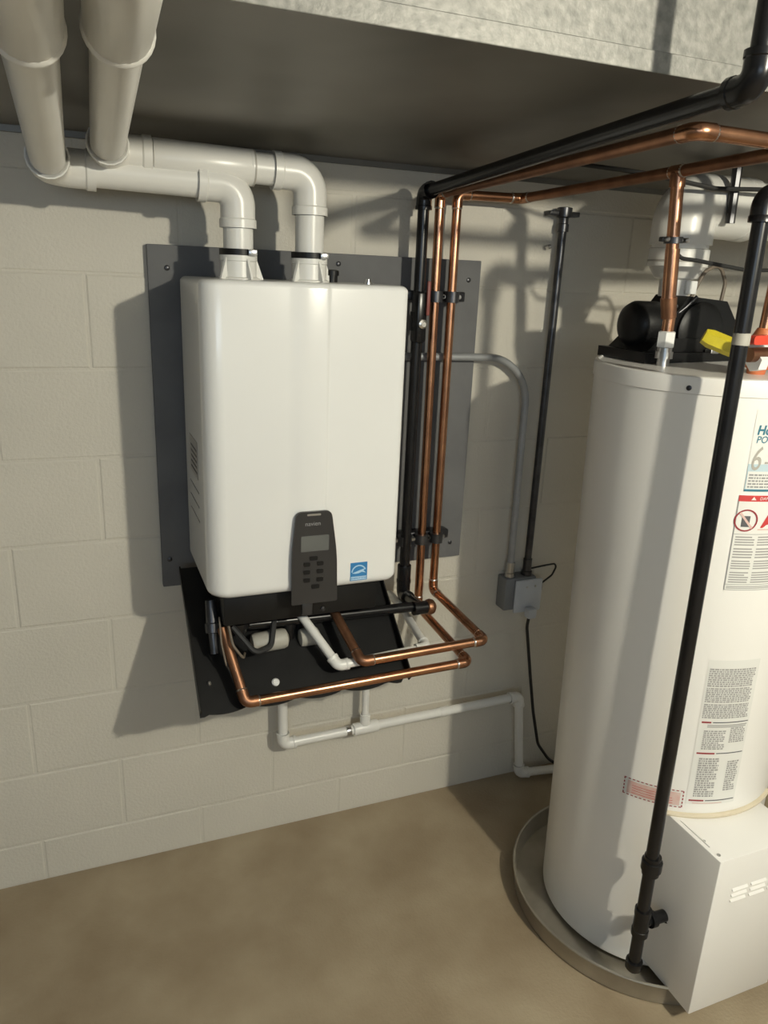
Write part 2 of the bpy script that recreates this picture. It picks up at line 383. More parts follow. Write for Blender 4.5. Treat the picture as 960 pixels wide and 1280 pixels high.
MB(ob).box((BX1+0.0005, -0.20, 1.02), (BX1+0.016, -0.12, 1.11), 0.005).build('side_clip', 'grey_conduit', boiler)
# connections under the chassis
for (cx, cy, zb, r, m) in ((0.300, -0.245, 0.775, 0.024, 'black_iron'), (0.375, -0.21, 0.760, 0.020, 'black_plastic'), (0.425, -0.235, 0.735, 0.013, 'black_plastic'), (0.455, -0.215, 0.745, 0.012, 'black_plastic'), (0.530, -0.215, 0.790, 0.020, 'copper_dull_shaded'), (0.595, -0.2, 0.785, 0.018, 'black_plastic')):
    L = 0.818 - zb
    MB(ob).lathe((cx, cy, zb), (0, 0, 1), [(0, r*0.7), (0, r), (L*0.3, r), (L*0.32, r*1.25), (L*0.62, r*1.25), (L*0.64, r*0.85), (L, r*0.85)], 14).build('connection', m, boiler)
MB(ob).tube(fillet([(0.388, -0.245, 0.80), (0.370, -0.285, 0.745), (0.330, -0.300, 0.742), (0.285, -0.27, 0.80)], 0.02), 0.007, 8).build('hose', 'cord_black', boiler)
MB(ob).tube(fillet([(0.256, -0.275, 0.83), (0.254, -0.305, 0.78), (0.262, -0.315, 0.73), (0.275, -0.300, 0.705)], 0.02), 0.0022, 8).build('wire', 'wire_brown', boiler)
MB(ob).tube(fillet([(0.272, -0.27, 0.83), (0.276, -0.32, 0.78), (0.300, -0.315, 0.74), (0.310, -0.28, 0.735)], 0.02), 0.003, 8).build('wire', 'wire_brown', boiler)
MB(ob).lathe((0.244, -0.235, 0.855), (0, -0.35, -1), [(0, 0.012), (0.05, 0.014), (0.052, 0.017), (0.072, 0.017), (0.074, 0.011), (0.12, 0.010)], 14).build('relief_valve', 'dark_steel', boiler)
MB(ob).lathe((0.330, -0.255, 0.742), (1, 0.0, 0.05), [(0, 0.012), (0.003, 0.021), (0.012, 0.024), (0.075, 0.024), (0.083, 0.021), (0.088, 0.010)], 18).build('condensate_trap', 'old_plastic', boiler)
MB(ob).lathe((0.445, -0.250, 0.738), (1, 0.0, 0.03), [(0, 0.010), (0.003, 0.020), (0.010, 0.022), (0.040, 0.022), (0.046, 0.018), (0.050, 0.010)], 18).build('trap_cap', 'old_plastic', boiler)

# ------------------------------------------------------------------ tilted black pipe cover under the boiler
tray = thing('pipe_cover', 'black plastic pipe cover tilted open below the white boiler, scalloped lower edge', 'cover', (0.44, -0.2, 0.74))
ot = tray.location
A = Vector((0, -0.075, 0.872)); Bv = Vector((0, -0.352, 0.632)); dv = (Bv-A)
nv = Vector((0, dv.z, -dv.y)).normalized()      # faces down and out of the wall
if nv.z < 0: nv = -nv
TX0, TX1 = 0.196, 0.692
low = []
N = 48
for k in range(N+1):
    t = k/N; x = TX0 + (TX1-TX0)*t; s = 1.0 - 0.030 + 0.030*abs(math.sin(t*PI*4.5))**0.7
    if t < 0.04: s = 1.0
    if t > 0.94: s = 1.0 - ((t-0.94)/0.06)**2*0.10
    p = A + dv*s; low.append((x, p.y, p.z))
MB(ot).prism([(TX0, A.y, A.z)] + low + [(TX1, A.y, A.z)], nv*0.004).build('panel', 'black_plastic', tray, False)
for x in (TX0, TX1-0.003):
    q0, q1 = A + nv*0.004, Bv*0.985 + A*0.015 + nv*0.004
    MB(ot).prism([(x, q0.y, q0.z), (x, q1.y, q1.z), (x, (q1+nv*0.028).y, (q1+nv*0.028).z), (x, (q0+nv*0.010).y, (q0+nv*0.010).z)], (0.003, 0, 0)).build('side_flange', 'black_plastic', tray, False)
p = A + dv*0.86 + nv*0.004
MB(ot).lathe((0.372, p.y, p.z), nv, [(0, 0.009), (0.004, 0.009), (0.007, 0.006)], 14).build('plug', 'porcelain', tray)
p = A + dv*0.80 + nv*0.004
MB(ot).lathe((0.226, p.y, p.z), nv, [(0, 0.005), (0.003, 0.005), (0.005, 0.003)], 12).build('screw', 'steel', tray)

# ------------------------------------------------------------------ PVC vents of the boiler
def vent(name, label, vx, ztop, xl, yl, front, ph):
    root = thing(name, label, 'vent pipe', (vx, VY, BZ1+0.05), 'white vent pipes of the boiler')
    zl = ztop
    pts = [(vx, VY, BZ1+0.049), (vx, VY, zl), (xl, yl, zl+0.008), front]
    pipe_run(root, pts, 0.0300, 0.046, 'pvc', fit=1.15, ext=0.034)
    return root
v1 = vent('vent_pipe', 'white plastic vent pipe rising from the right collar on the boiler top', VX[1], 1.755, 0.086, -0.19, (0.058, -1.35, 1.832), 0)
d = Vector((0.086-VX[1], 0, 0.008))
coupling(v1, (0.355, VY, 1.7575), (1, 0, 0), 0.0345, 0.012, 'pvc')
coupling(v1, (0.262, VY, 1.759), (1, 0, -0.02), 0.0345, 0.19, 'pvc', 'sleeve')
MB(v1.location).lathe((0.3575, VY, 1.7573), (1, 0, 0), [(0, 0.030), (0, 0.0352), (0.003, 0.0352), (0.003, 0.030)], 24).build('glue_ring', 'pvc_ring', v1)
v2 = vent('vent_pipe', 'white plastic vent pipe rising from the left collar on the boiler top', VX[0], 1.722, -0.016, -0.19, (-0.022, -1.35, 1.832), 0)
coupling(v1, (0.0645, -1.075, 1.8157), (-0.024, -1, 0.057), 0.0360, 0.44, 'pvc')
coupling(v2, (-0.0207, -1.09, 1.809), (-0.006, -1, 0.088), 0.0360, 0.44, 'pvc')

for v, p, ax in ((v1, (0.0698, -0.857, 1.8033), (-0.024, -1, 0.057)), (v2, (-0.0194, -0.872, 1.7898), (-0.006, -1, 0.088))):
    MB(v.location).lathe(p, ax, [(0, 0.0345), (0, 0.0378), (0.003, 0.0386), (0.007, 0.0384), (0.012, 0.0360)], 28).build('lip', 'pvc', v)

# ------------------------------------------------------------------ black iron gas line to the boiler
gas = thing('gas_pipe', 'black iron gas pipe running under the duct and down beside the boiler', 'pipe', (0.785, -0.08, 0.74))
pipe_run(gas, [(0.790, -1.025, 2.13), (0.790, -1.025, 1.803), (0.786, -0.080, 1.752), (0.785, -0.080, 0.735), (0.768, -0.245, 0.770)], 0.0137, 0.022, 'black_iron', fit=1.35, ext=0.018, n=14)
MB(gas.location).tube([(0.768, -0.235, 0.772), (0.285, -0.245, 0.788)], 0.0125, 14).build('pipe_section', 'black_iron', gas)
MB(gas.location).lathe((0.285+0.03, -0.245, 0.787), (-1, 0, 0), [(0, 0.0135), (0, 0.019), (0.018, 0.019), (0.02, 0.0165), (0.042, 0.0175), (0.05, 0.014)], 16).build('elbow', 'black_iron', gas)
t_ = MB(gas.location).lathe((0.742, -0.243, 0.772), (1, 0.01, -0.03), [(0, 0.0135), (0, 0.018), (0.012, 0.018), (0.013, 0.0165), (0.040, 0.0165)], 16).build('tee', 'black_iron', gas)
MB(gas.location).lathe((0.776, -0.243, 0.771), (1, 0.01, -0.03), [(0, 0.014), (0.004, 0.019), (0.012, 0.0205), (0.020, 0.018), (0.026, 0.010), (0.027, 0.003)], 18).build('end_cap', 'copper_dull_shaded', t_)
for z in (1.46, 0.80):
    coupling(gas, (0.785, -0.08, z), (0, 0, 1), 0.0185, 0.045, 'black_iron')
MB(gas.location).box((0.772, -0.108, 1.41), (0.798, -0.066, 1.53), 0.006).build('shutoff_valve', 'black_iron', gas)
MB(gas.location).lathe((0.786, -0.108, 1.455), (0, -1, 0), [(0, 0.011), (0.006, 0.011), (0.008, 0.006), (0.010, 0.006)], 14).build('valve_stem', 'solder', gas)
MB(gas.location).box((0.792, -0.116, 1.475), (0.801, -0.108, 1.555), 0.003).build('valve_handle', 'dull_red', gas)

# ------------------------------------------------------------------ copper water lines of the boiler
RC = 0.0112
cw = thing('copper_pipe', 'copper water pipe beside the gas pipe, its lower run lowest under the boiler', 'pipe', (0.834, -0.07, 0.68), 'copper pipes of the boiler')
def copper_run(root, pts, bend, r=RC, dull_shaded=()):  # listed runs use darker copper, shade put into their colour
    P = [Vector(p) for p in pts]
    for i in range(len(P)-1):
        d = (P[i+1]-P[i]).normalized()*bend
        MB(root.location).tube([P[i] + (d if i else d*0), P[i+1] - (d if i < len(P)-2 else d*0)], r, 16).build('tube', 'copper_dull_shaded' if i in dull_shaded else 'copper', root)
    for i in range(1, len(P)-1):
        d1 = (P[i-1]-P[i]).normalized(); d2 = (P[i+1]-P[i]).normalized(); L = bend/math.tan(d1.angle(d2)/2)
        path = elbow_path(P[i-1], P[i], P[i+1], bend, 0.016)
        e = MB(root.location).tube(path, r*1.13, 16).build('elbow', 'copper_dull_shaded' if i in dull_shaded and i != 1 else 'copper', root)
        for q, dd in ((path[0], d1), (path[-1], d2)):
            MB(root.location).lathe(q-dd*0.002, dd, [(0, r), (0, r*1.15), (0.0025, r*1.12), (0.004, r)], 14).build('solder_ring', 'solder', e)
copper_run(cw, [(3.15, -0.860, 1.776), (0.840, -0.880, 1.779), (0.832, -0.070, 1.752), (0.837, -0.070, 0.690), (0.838, -0.372, 0.674), (0.292, -0.372, 0.664), (0.262, -0.270, 0.80)], 0.016, dull_shaded=(1, 5))
cw2 = thing('copper_pipe', 'copper water pipe furthest from the boiler, turning towards the wall at top', 'pipe', (0.878, -0.07, 0.73), 'copper pipes of the boiler')
copper_run(cw2, [(1.085, -0.86, 1.782), (1.106, -0.55, 1.778), (1.054, -0.070, 1.757), (0.878, -0.070, 1.754), (0.880, -0.070, 0.735), (0.881, -0.368, 0.724), (0.560, -0.368, 0.718), (0.530, -0.235, 0.80)], 0.016, dull_shaded=(0, 1, 6))

# pipe brackets on the board
for zi, (z, lab) in enumerate(((1.519, 'upper dark metal pipe bracket holding the two copper pipes to the board'), (0.890, 'lower dark metal pipe bracket holding the two copper pipes to the board'))):
    br = thing('pipe_bracket', lab, 'bracket', (0.85, -0.018, z))
    MB(br.location).box((0.765, -0.054, z-0.012), (0.925, -0.0185, z+0.012), 0.003).build('rail', 'dark_steel', br)
    for x in (0.8345, 0.879) + ((0.785,) if zi else ()):
        rr = RC+0.001 if x > 0.8 else 0.0137
        MB(br.location).lathe((x, -0.072, z-0.013), (0, 0, 1), [(0, rr), (0, rr+0.006), (0.026, rr+0.006), (0.026, rr)], 18).build('clamp', 'dark_steel', br)
        for s in (-1, 1):
            MB(br.location).lathe((x+s*0.0215, -0.054, z), (0, -1, 0), [(0, 0.006), (0.016, 0.006), (0.019, 0.004)], 10).build('bolt', 'steel', br)
# board fixings
for x, z in ((0.182, 0.878), (0.205, 1.560), (0.950, 1.560), (0.950, 0.850), (0.60, 1.585)):
    MB().lathe((x, -0.0179, z), (0, -1, 0), [(0, 0.006), (0.002, 0.006), (0.0035, 0.003)], 10).build('screw', 'dark_steel', bb)

# ------------------------------------------------------------------ conduits and outlet box
con = thing('steel_conduit', 'dark straight conduit standing on the outlet box against the wall', 'conduit', (1.208, -0.03, 0.73))
MB(con.location).tube([(1.209, -0.030, 1.748), (1.208, -0.030, 0.728)], 0.0105, 14).build('tube', 'dark_steel', con)
MB(con.location).lathe((1.209, -0.03, 1.690), (0, 0, 1), [(0, 0.012), (0, 0.015), (0.018, 0.015), (0.020, 0.0125), (0.034, 0.0125), (0.036, 0.020), (0.058, 0.020), (0.060, 0.012)], 16).build('connector', 'dark_steel', con)
MB(con.location).box((1.165, -0.034, 1.728), (1.255, -0.004, 1.740), 0.002).build('strap', 'dark_steel', con)
MB(con.location).lathe((1.178, -0.012, 1.652), (0, -1, 0), [(0, 0.006), (0.012, 0.006), (0.015, 0.003)], 10).build('screw', 'steel', con)
MB(con.location).lathe((1.208, -0.03, 0.728), (0, 0, 1), [(0, 0.012), (0, 0.016), (0.012, 0.016), (0.014, 0.013), (0.05, 0.013)], 14).build('connector', 'dark_steel', con)
gc = thing('flexible_conduit', 'grey bent conduit from the boiler side down to the outlet box', 'conduit', (1.15, -0.03, 0.73))
MB(gc.location).tube(fillet([(0.652, -0.10, 1.372), (0.70, -0.044, 1.372), (1.144, -0.032, 1.366), (1.150, -0.030, 0.728)], [0.03, 0.13], 12), 0.0100, 14).build('tube', 'grey_conduit', gc)
MB(gc.location).lathe((1.150, -0.03, 0.728), (0, 0, 1), [(0, 0.011), (0, 0.015), (0.012, 0.015), (0.014, 0.0125), (0.045, 0.0125)], 14).build('connector', 'steel', gc)
MB(gc.location).tube([(0.650, -0.101, 1.372), (0.672, -0.082, 1.372)], 0.014, 14).build('connector', 'steel', gc)
ob2 = thing('outlet_box', 'light grey outlet box on the wall with a black cord plugged in below', 'outlet', (1.19, 0.0, 0.67))
MB(ob2.location).box((1.128, -0.050, 0.626), (1.232, -0.0005, 0.727), 0.004).build('box', 'box_shade', ob2)
MB(ob2.location).box((1.158, -0.060, 0.618), (1.250, -0.0505, 0.722), 0.005).build('cover_plate', 'grey_box', ob2)
MB(ob2.location).box((1.233, -0.045, 0.672), (1.262, -0.012, 0.702), 0.006).build('knockout_fitting', 'cord_black', ob2)
for x in (1.195, 1.225):
    MB(ob2.location).lathe((x, -0.060, 0.700), (0, -1, 0), [(0, 0.0035), (0.0015, 0.0035), (0.002, 0.002)], 10).build('screw', 'steel', ob2)
MB(ob2.location).tube(fillet([(1.218, -0.03, 0.745), (1.27, -0.035, 0.752), (1.318, -0.03, 0.752), (1.300, -0.03, 0.715), (1.262, -0.028, 0.688)], 0.02), 0.0028, 8).build('wire', 'cord_black', ob2)
MB(ob2.location).box((1.192, -0.088, 0.606), (1.222, -0.0605, 0.638), 0.006).build('plug_base', 'grey_box', ob2)
cord = MB().tube(fillet([(1.207, -0.070, 0.618), (1.220, -0.045, 0.56), (1.262, -0.030, 0.38), (1.292, -0.025, 0.24), (1.325, -0.025, 0.11), (1.385, -0.03, 0.025), (1.50, -0.06, 0.006), (1.62, -0.08, 0.006)], 0.09, 8), 0.0048, 10).build('power_cord', 'cord_black')
tag(cord, 'black power cord hanging from the grey outlet box to the floor', 'cord')

# ------------------------------------------------------------------ condensate drain on the wall
dr = thing('condensate_pipe', 'white plastic drain pipe along the block wall below the boiler', 'drain pipe', (0.7, -0.05, 0.0))
pipe_run(dr, [(0.452, -0.05, 0.86), (0.459, -0.05, 0.313), (1.214, -0.05, 0.324), (1.246, -0.05, 0.034), (1.60, -0.09, 0.022)], 0.0135, 0.020, 'pvc', fit=1.25, ext=0.016, n=16)
coupling(dr, (0.702, -0.05, 0.3165), (1, 0, 0.012), 0.0180, 0.075, 'pvc', 'tee')
MB(dr.location).tube([(0.700, -0.05, 0.318), (0.698, -0.05, 0.86)], 0.0105, 14).build('pipe_section', 'pvc', dr)
coupling(dr, (0.700, -0.05, 0.345), (0, 0, 1), 0.0150, 0.03, 'pvc')
coupling(dr, (0.650, -0.05, 0.3158), (1, 0, 0.012), 0.0150, 0.014, 'steel', 'band')
coupling(dr, (0.955, -0.05, 0.3202), (1, 0, 0.012), 0.0150, 0.03, 'pvc')
wp = thing('condensate_hose', 'short white plastic pipe bending out from under the boiler behind the copper pipes', 'drain pipe', (0.5, -0.3, 0.72))
pipe_run(wp, [(0.440, -0.235, 0.812), (0.512, -0.345, 0.704), (0.735, -0.345, 0.716), (0.765, -0.12, 0.718), (0.766, -0.03, 0.720)], 0.0105, 0.016, 'pvc', fit=1.25, ext=0.014, n=14)

# ------------------------------------------------------------------ water heater
HB = Vector((1.300, -0.57, 0.022)); TILT = -math.radians(1.437); HR = 0.25; HH = 1.394
heater = thing('water_heater', 'tall white cylindrical water heater with printed labels standing in a round pan', 'water heater', HB)
heater.rotation_euler = (0, TILT, 0)
MB().lathe((0, 0, 0), (0, 0, 1), [(0, HR-0.02), (0.0, HR-0.006), (0.006, HR), (HH-0.034, HR), (HH-0.033, HR+0.0008)], 96).build('tank', 'tank_enamel', heater)
MB().lathe((0, 0, HH-0.0325), (0, 0, 1), [(0, HR), (0, HR+0.0022), (0.026, HR+0.0022), (0.0305, HR+0.0008), (0.0325, HR-0.003), (0.0325, HR-0.008), (0.029, HR-0.011), (0.029, 0.001)], 96).build('top_cap', 'tank_enamel', heater)
def cyl(th, z, r=HR): a = math.radians(th); return Vector((r*math.cos(a), r*math.sin(a), z))
def patch(th0, th1, z0, z1, r, name, m, parent, mb=None):
    n = max(2, int(abs(th1-th0)/2)); vs = []; fs = []
    for k in range(n+1):
        t = th0+(th1-th0)*k/n; vs += [cyl(t, z0, r), cyl(t, z1, r)]
    for k in range(n): fs.append((2*k, 2*k+2, 2*k+3, 2*k+1))
    if mb is not None: mb.add(vs, fs); return
    b = MB(); b.add(vs, fs); return b.build(name, m, parent)
def lines(th0, th1, z0, z1, n, m, parent, r, ragged=0.25, fill=0.55, words=False):
    mb = MB(); dz = (z1-z0)/n
    for k in range(n):
        e = th1 - (th1-th0)*(random.random()*ragged if k % 4 == 3 else random.random()*0.06)
        za = z0+dz*k; 
        if words:
            t = th0
            while t < e-0.3:
                w = random.uniform(0.5, 2.0); patch(t, min(t+w, e), za, za+dz*fill, r, '', m, None, mb); t += w+0.35
        else: patch(th0, e, za, za+dz*fill, r, '', m, None, mb)
    return mb.build('text_block', m, parent)
def arc_text(body, size, th, z, m, parent, r, bold=0.0, sx=1.0):
    return text_mesh(body, size, lambda x, y: cyl(th + math.degrees((x*sx + 0.12*y)/r), z + y, r), 'lettering', m, parent, bold=bold)
LR = HR+0.0006; PR = HR+0.0010; PR2 = HR+0.0014
# brand label
lb = patch(-116.8, -94.5, 1.185, 1.340, LR, 'brand_label', 'paper', heater); lb['label'] = 'paper label with large grey 6'
arc_text('Ho', 0.024, -115.4, 1.2945, 'print_teal', lb, PR, 0.0008, 0.85)
arc_text('PO', 0.0185, -115.2, 1.2785, 'print_teal', lb, PR, 0.0002, 0.85)
patch(-116.8, -94.5, 1.185, 1.238, PR, 'colour_field', 'print_skyblue', lb)
arc_text('6', 0.066, -116.3, 1.2265, 'print_silver', lb, PR2, 0.0, 0.62)
arc_text('-', 0.04, -110.6, 1.232, 'print_silver', lb, PR2)
f1 = patch(-116.4, -94.9, 1.190, 1.224, PR2, 'text_field', 'paper', lb)
patch(-116.8, -94.5, 1.185, 1.189, PR2, 'border', 'print_teal', lb)
lines(-115.8, -95.6, 1.1925, 1.2215, 5, 'print_grey', lb, HR+0.0018, words=True)
# warning label
wn2 = patch(-118.3, -94.3, 0.982, 1.177, LR, 'warning_label', 'paper', heater); wn2['label'] = 'warning label with red band'
patch(-118.3, -94.3, 1.165, 1.177, PR, 'red_band', 'print_red', wn2)
arc_text('\u26A0 DANGER' if False else 'DANGER', 0.0085, -109.3, 1.1682, 'paper', wn2, PR2)
tri = MB(); tri.add([cyl(-113.0, 1.168, PR2), cyl(-110.8, 1.168, PR2), cyl(-111.9, 1.1745, PR2)], [(0, 1, 2)]); tri.build('alert_triangle', 'paper', wn2)
def ring_on_tank(th, z, r0, r1, m, name, parent, rr):
    vs = []; fs = []; n = 24
    for k in range(n):
        a = 2*PI*k/n
        for q in (r0, r1): vs.append(cyl(th + math.degrees(q*math.cos(a)/HR), z + q*math.sin(a), rr))
    for k in range(n): fs.append((2*k, 2*k+1, (2*k+3) % (2*n), (2*k+2) % (2*n)))
    b = MB(); b.add(vs, fs); return b.build(name, m, parent)
patch(-115.6, -112.0, 1.114, 1.136, PR, 'gas_can_picture', 'print_dark', wn2)
ring_on_tank(-113.7, 1.127, 0.0195, 0.0225, 'print_maroon', 'prohibition_ring', wn2, PR2)
b = MB(); b.add([cyl(-117.0, 1.141, HR+0.0017), cyl(-116.3, 1.144, HR+0.0017), cyl(-110.4, 1.113, HR+0.0017), cyl(-111.1, 1.110, HR+0.0017)], [(0, 1, 2, 3)]); b.build('prohibition_bar', 'print_pink', wn2)
b = MB(); b.add([cyl(-107.0, 1.112, PR), cyl(-97.0, 1.112, PR), cyl(-99.5, 1.122, PR), cyl(-101.0, 1.150, PR), cyl(-103.0, 1.128, PR), cyl(-104.3, 1.138, PR)], [(0, 1, 2, 3, 4, 5)]); b.build('flame_picture', 'print_red', wn2)
patch(-108.0, -96.5, 1.1075, 1.110, PR, 'flame_base', 'print_pink', wn2)
patch(-118.3, -94.3, 1.0985, 1.0995, PR, 'rule', 'print_grey', wn2)
patch(-118.3, -117.9, 0.982, 1.165, PR, 'border', 'print_grey', wn2)
patch(-118.3, -94.3, 0.982, 0.983, PR, 'border', 'print_grey', wn2)
patch(-118.3, -94.3, 0.9935, 0.9945, PR, 'rule', 'print_grey', wn2)
for za, zb, nn in ((1.076, 1.097, 4), (1.050, 1.073, 4), (1.027, 1.047, 4), (0.998, 1.023, 5)):
    lines(-117.0, -108.2, za, zb, nn, 'print_light', wn2, PR, 0.5, 0.5)
    lines(-107.0, -96.0, za, zb, nn, 'print_light', wn2, PR, 0.5, 0.5)
lines(-117.4, -96, 0.9855, 0.992, 2, 'print_light', wn2, PR, 0.2, 0.5)
# printed instruction sheet (no visible border)
ins = patch(-119.2, -93.8, 0.474, 0.826, LR, 'instruction_label', 'paper', heater); ins['label'] = 'printed instruction label in small grey type'
for za, zb, nn in ((0.765, 0.808, 9), (0.728, 0.763, 8), (0.690, 0.725, 8)):
    lines(-118.2, -95.2, za, zb, nn, 'print_light', ins, PR, 0.10, 0.72, True)
def rule(z, split):
    patch(-117.9, split, z-0.002, z+0.002, PR, 'red_bar', 'print_maroon', ins); patch(split+0.8, -94.4, z-0.0012, z+0.0012, PR, 'rule', 'print_dark', ins)
rule(0.680, -113.4); lines(-115, -94.6, 0.668, 0.676, 2, 'print_light', ins, PR, 0.05, 0.6)
lines(-116.2, -105.0, 0.614, 0.662, 10, 'print_light', ins, PR, 0.4, 0.68, True); lines(-103.2, -95.0, 0.630, 0.668, 8, 'print_light', ins, PR, 0.4, 0.68, True)
rule(0.604, -109.2)
lines(-116.2, -106.0, 0.494, 0.594, 18, 'print_light', ins, PR, 0.4, 0.70, True); lines(-101.6, -95.2, 0.508, 0.585, 14, 'print_light', ins, PR, 0.4, 0.68, True)
rule(0.484, -110.6); lines(-116, -100, 0.476, 0.480, 1, 'print_pink', ins, PR)
# faded pink label
pk = patch(-149.4, -120.2, 0.462, 0.506, LR, 'faded_label', 'paper', heater); pk['label'] = 'faded pink label with dashed border'
patch(-147.5, -122, 0.467, 0.500, PR, 'pink_field', 'print_pink', pk)
lines(-145, -125, 0.471, 0.496, 4, 'print_maroon' if False else 'print_red', pk, PR2, 0.4, 0.16)
mb = MB()
for k in range(14):
    t = -149.4 + 2.1*k
    patch(t, t+1.2, 0.5035, 0.506, PR, '', '', None, mb); patch(t, t+1.2, 0.462, 0.4645, PR, '', '', None, mb)
for k in range(5):
    for t in (-149.4, -121.0): patch(t, t+0.6, 0.464+0.009*k, 0.469+0.009*k, PR, '', '', None, mb)
mb.build('dashed_border', 'print_maroon', pk)
# burner cover box in front of the tank (local coordinates of the heater: world minus base)
def hl(x, y, z): 
    v = Matrix.Rotation(-TILT, 3, 'Y') @ (Vector((x, y, z)) - HB); return v
cover = MB()
bx0, bx1, by0, by1, bz0, bz1 = 1.139, 1.372, -0.926, -0.66, 0.052, 0.460
t = MB(); t.box((bx0, by0, bz0), (bx1, by1, bz1), 0.003)
cover.add([hl(*v) for v in t.v], t.f); bc = cover.build('burner_cover', 'tank_enamel', heater)
def hpart(name, m, parent, src, **k):
    q = MB(); q.add([hl(*v) for v in src.v], src.f); return q.build(name, m, parent, **k)
for zz in (0.346, 0.360, 0.374):
    for xa in (1.188, 1.240, 1.292):
        hpart('louver', 'tank_enamel', bc, MB().prism([(xa, by0+0.0005, zz), (xa, by0-0.004, zz+0.001), (xa, by0+0.0005, zz+0.006)], (0.042, 0, 0)), smooth=False)
hpart('flange', 'tank_enamel', bc, MB().box((bx0+0.010, -0.885, bz1-0.001), (bx0+0.0115, -0.80, bz1+0.0025)))
hpart('screw', 'steel', bc, MB().lathe((bx0+0.012, by0+0.018, bz1-0.001), (0, 0, 1), [(0, 0.004), (0.0025, 0.004), (0.003, 0.002)], 10))
hpart('screw', 'steel', bc, MB().lathe((bx0+0.014, by0+0.06, bz1-0.001), (0, 0, 1), [(0, 0.003), (0.0025, 0.003), (0.003, 0.002)], 10))
path = [cyl(t, 0.445, HR+0.002) for t in range(-128, -61, 3)]
MB().tube(path, 0.006, 8).build('caulk_bead', 'caulk', heater)
MB().lathe(cyl(-144.8, 1.372, HR+0.002), cyl(-144.8, 0, 1), [(0, 0.005), (0.002, 0.005), (0.003, 0.003)], 10).build('screw', 'dark_steel', heater)

# drain pan
pan = thing('drain_pan', 'round shallow metal drain pan under the water heater', 'pan', (1.298, -0.571, 0.0))
MB().lathe((0, 0, 0.0), (0, 0, 1), [(0, 0.001), (0, 0.322), (0.004, 0.326), (0.052, 0.330), (0.056, 0.3335), (0.059, 0.331), (0.056, 0.3275), (0.006, 0.3205), (0.005, 0.001)], 96).build('pan_shell', 'pan_metal', pan)
MB().tube([Vector((0.3305*math.cos(2*PI*k/96), 0.3305*math.sin(2*PI*k/96), 0.0565)) for k in range(97)], 0.0035, 8, False).build('rolled_rim', 'pan_metal', pan)
MB().lathe((0, 0, 0.0055), (0, 0, 1), [(0, 0.20), (0.0, 0.215), (0.0155, 0.215), (0.0155, 0.20)], 48).build('support_ring', 'pan_metal', pan)

# blower on the heater top
TZ = 1.412
bl = thing('exhaust_blower', 'black exhaust blower on top of the water heater', 'blower', (1.23, -0.43, TZ))
q = bl.location
MB(q).prism([(1.115, -0.36, TZ-0.002), (1.115, -0.52, TZ-0.002), (1.40, -0.52, TZ-0.002), (1.40, -0.36, TZ-0.002)], (0, 0, 0.022)).build('base_plate', 'black_plastic', bl, False)
MB(q).prism([(1.135, -0.50, TZ+0.02), (1.165, -0.50, TZ+0.048), (1.28, -0.50, TZ+0.048), (1.30, -0.50, TZ+0.02)], (0, 0.13, 0)).build('mounting_foot', 'black_plastic', bl, False)
MB(q).lathe((1.128, -0.43, 1.484), (1, 0, 0), [(0, 0.010), (0.002, 0.030), (0.010, 0.044), (0.022, 0.050), (0.075, 0.050), (0.080, 0.042), (0.11, 0.040)], 32).build('motor', 'black_plastic', bl)
hp = []
MB(q).prism([(1.215, -0.375, TZ+0.02), (1.215, -0.375, 1.510), (1.245, -0.375, 1.548), (1.355, -0.375, 1.540), (1.440, -0.375, 1.435), (1.440, -0.375, TZ+0.02)], (0, -0.105, 0)).build('fan_housing', 'black_plastic', bl, False)
hp = MB(q).lathe((1.285, -0.482, 1.475), (0, -1, 0), [(0, 0.062), (0.006, 0.062), (0.012, 0.052), (0.014, 0.02), (0.014, 0.002)], 32).build('scroll_face', 'black_plastic', bl)
MB(q).tube([(1.20, -0.47, 1.49), (1.24, -0.48, 1.525), (1.262, -0.485, 1.548)], 0.004, 10).build('strap_clamp', 'dark_steel', bl)
MB(q).lathe((1.232, -0.465, 1.520), (0, -0.6, 0.8), [(0, 0.008), (0.006, 0.008), (0.008, 0.005)], 10).build('bolt', 'steel', bl)
for x in (1.30, 1.36):
    MB(q).box((x-0.012, -0.525, TZ+0.018), (x+0.012, -0.505, TZ+0.028), 0.003).build('foot_clip', 'steel', bl)
MB(q).tube(fillet([(1.28, -0.44, 1.53), (1.305, -0.45, 1.60), (1.345, -0.45, 1.62), (1.37, -0.45, 1.58), (1.365, -0.45, 1.53)], 0.025), 0.0042, 8).build('wire_loop', 'wire_brown', bl)

# vent of the heater
hv = thing('heater_vent_pipe', 'thick white vent pipe rising from the black blower and running right', 'vent pipe', (1.265, -0.41, 1.54))
q = hv.location
MB(q).lathe((1.262, -0.41, 1.545), (0, 0, 1), [(0, 0.026), (0, 0.032), (0.036, 0.033), (0.040, 0.046), (0.062, 0.060), (0.064, 0.064), (0.100, 0.064), (0.102, 0.060), (0.14, 0.060)], 32).build('reducer', 'pvc', hv)
MB(q).lathe((1.262, -0.41, 1.618), (0, 0, 1), [(0, 0.060), (0, 0.0652), (0.004, 0.0652), (0.004, 0.060)], 32).build('band', 'pvc_ring', hv)
MB(q).box((1.262, -0.449, 1.552), (1.292, -0.4435, 1.580), 0.001).build('tab', 'porcelain', hv)
MB(q).tube(fillet([(1.262, -0.41, 1.655), (1.262, -0.41, 1.738), (1.42, -0.40, 1.738)], 0.072, 10), 0.066, 28).build('elbow', 'pvc', hv)
MB(q).tube([(1.40, -0.40, 1.738), (3.0, -0.36, 1.740)], 0.061, 28).build('pipe_section', 'pvc', hv)
coupling(hv, (1.43, -0.40, 1.738), (1, 0, 0), 0.068, 0.03, 'pvc')
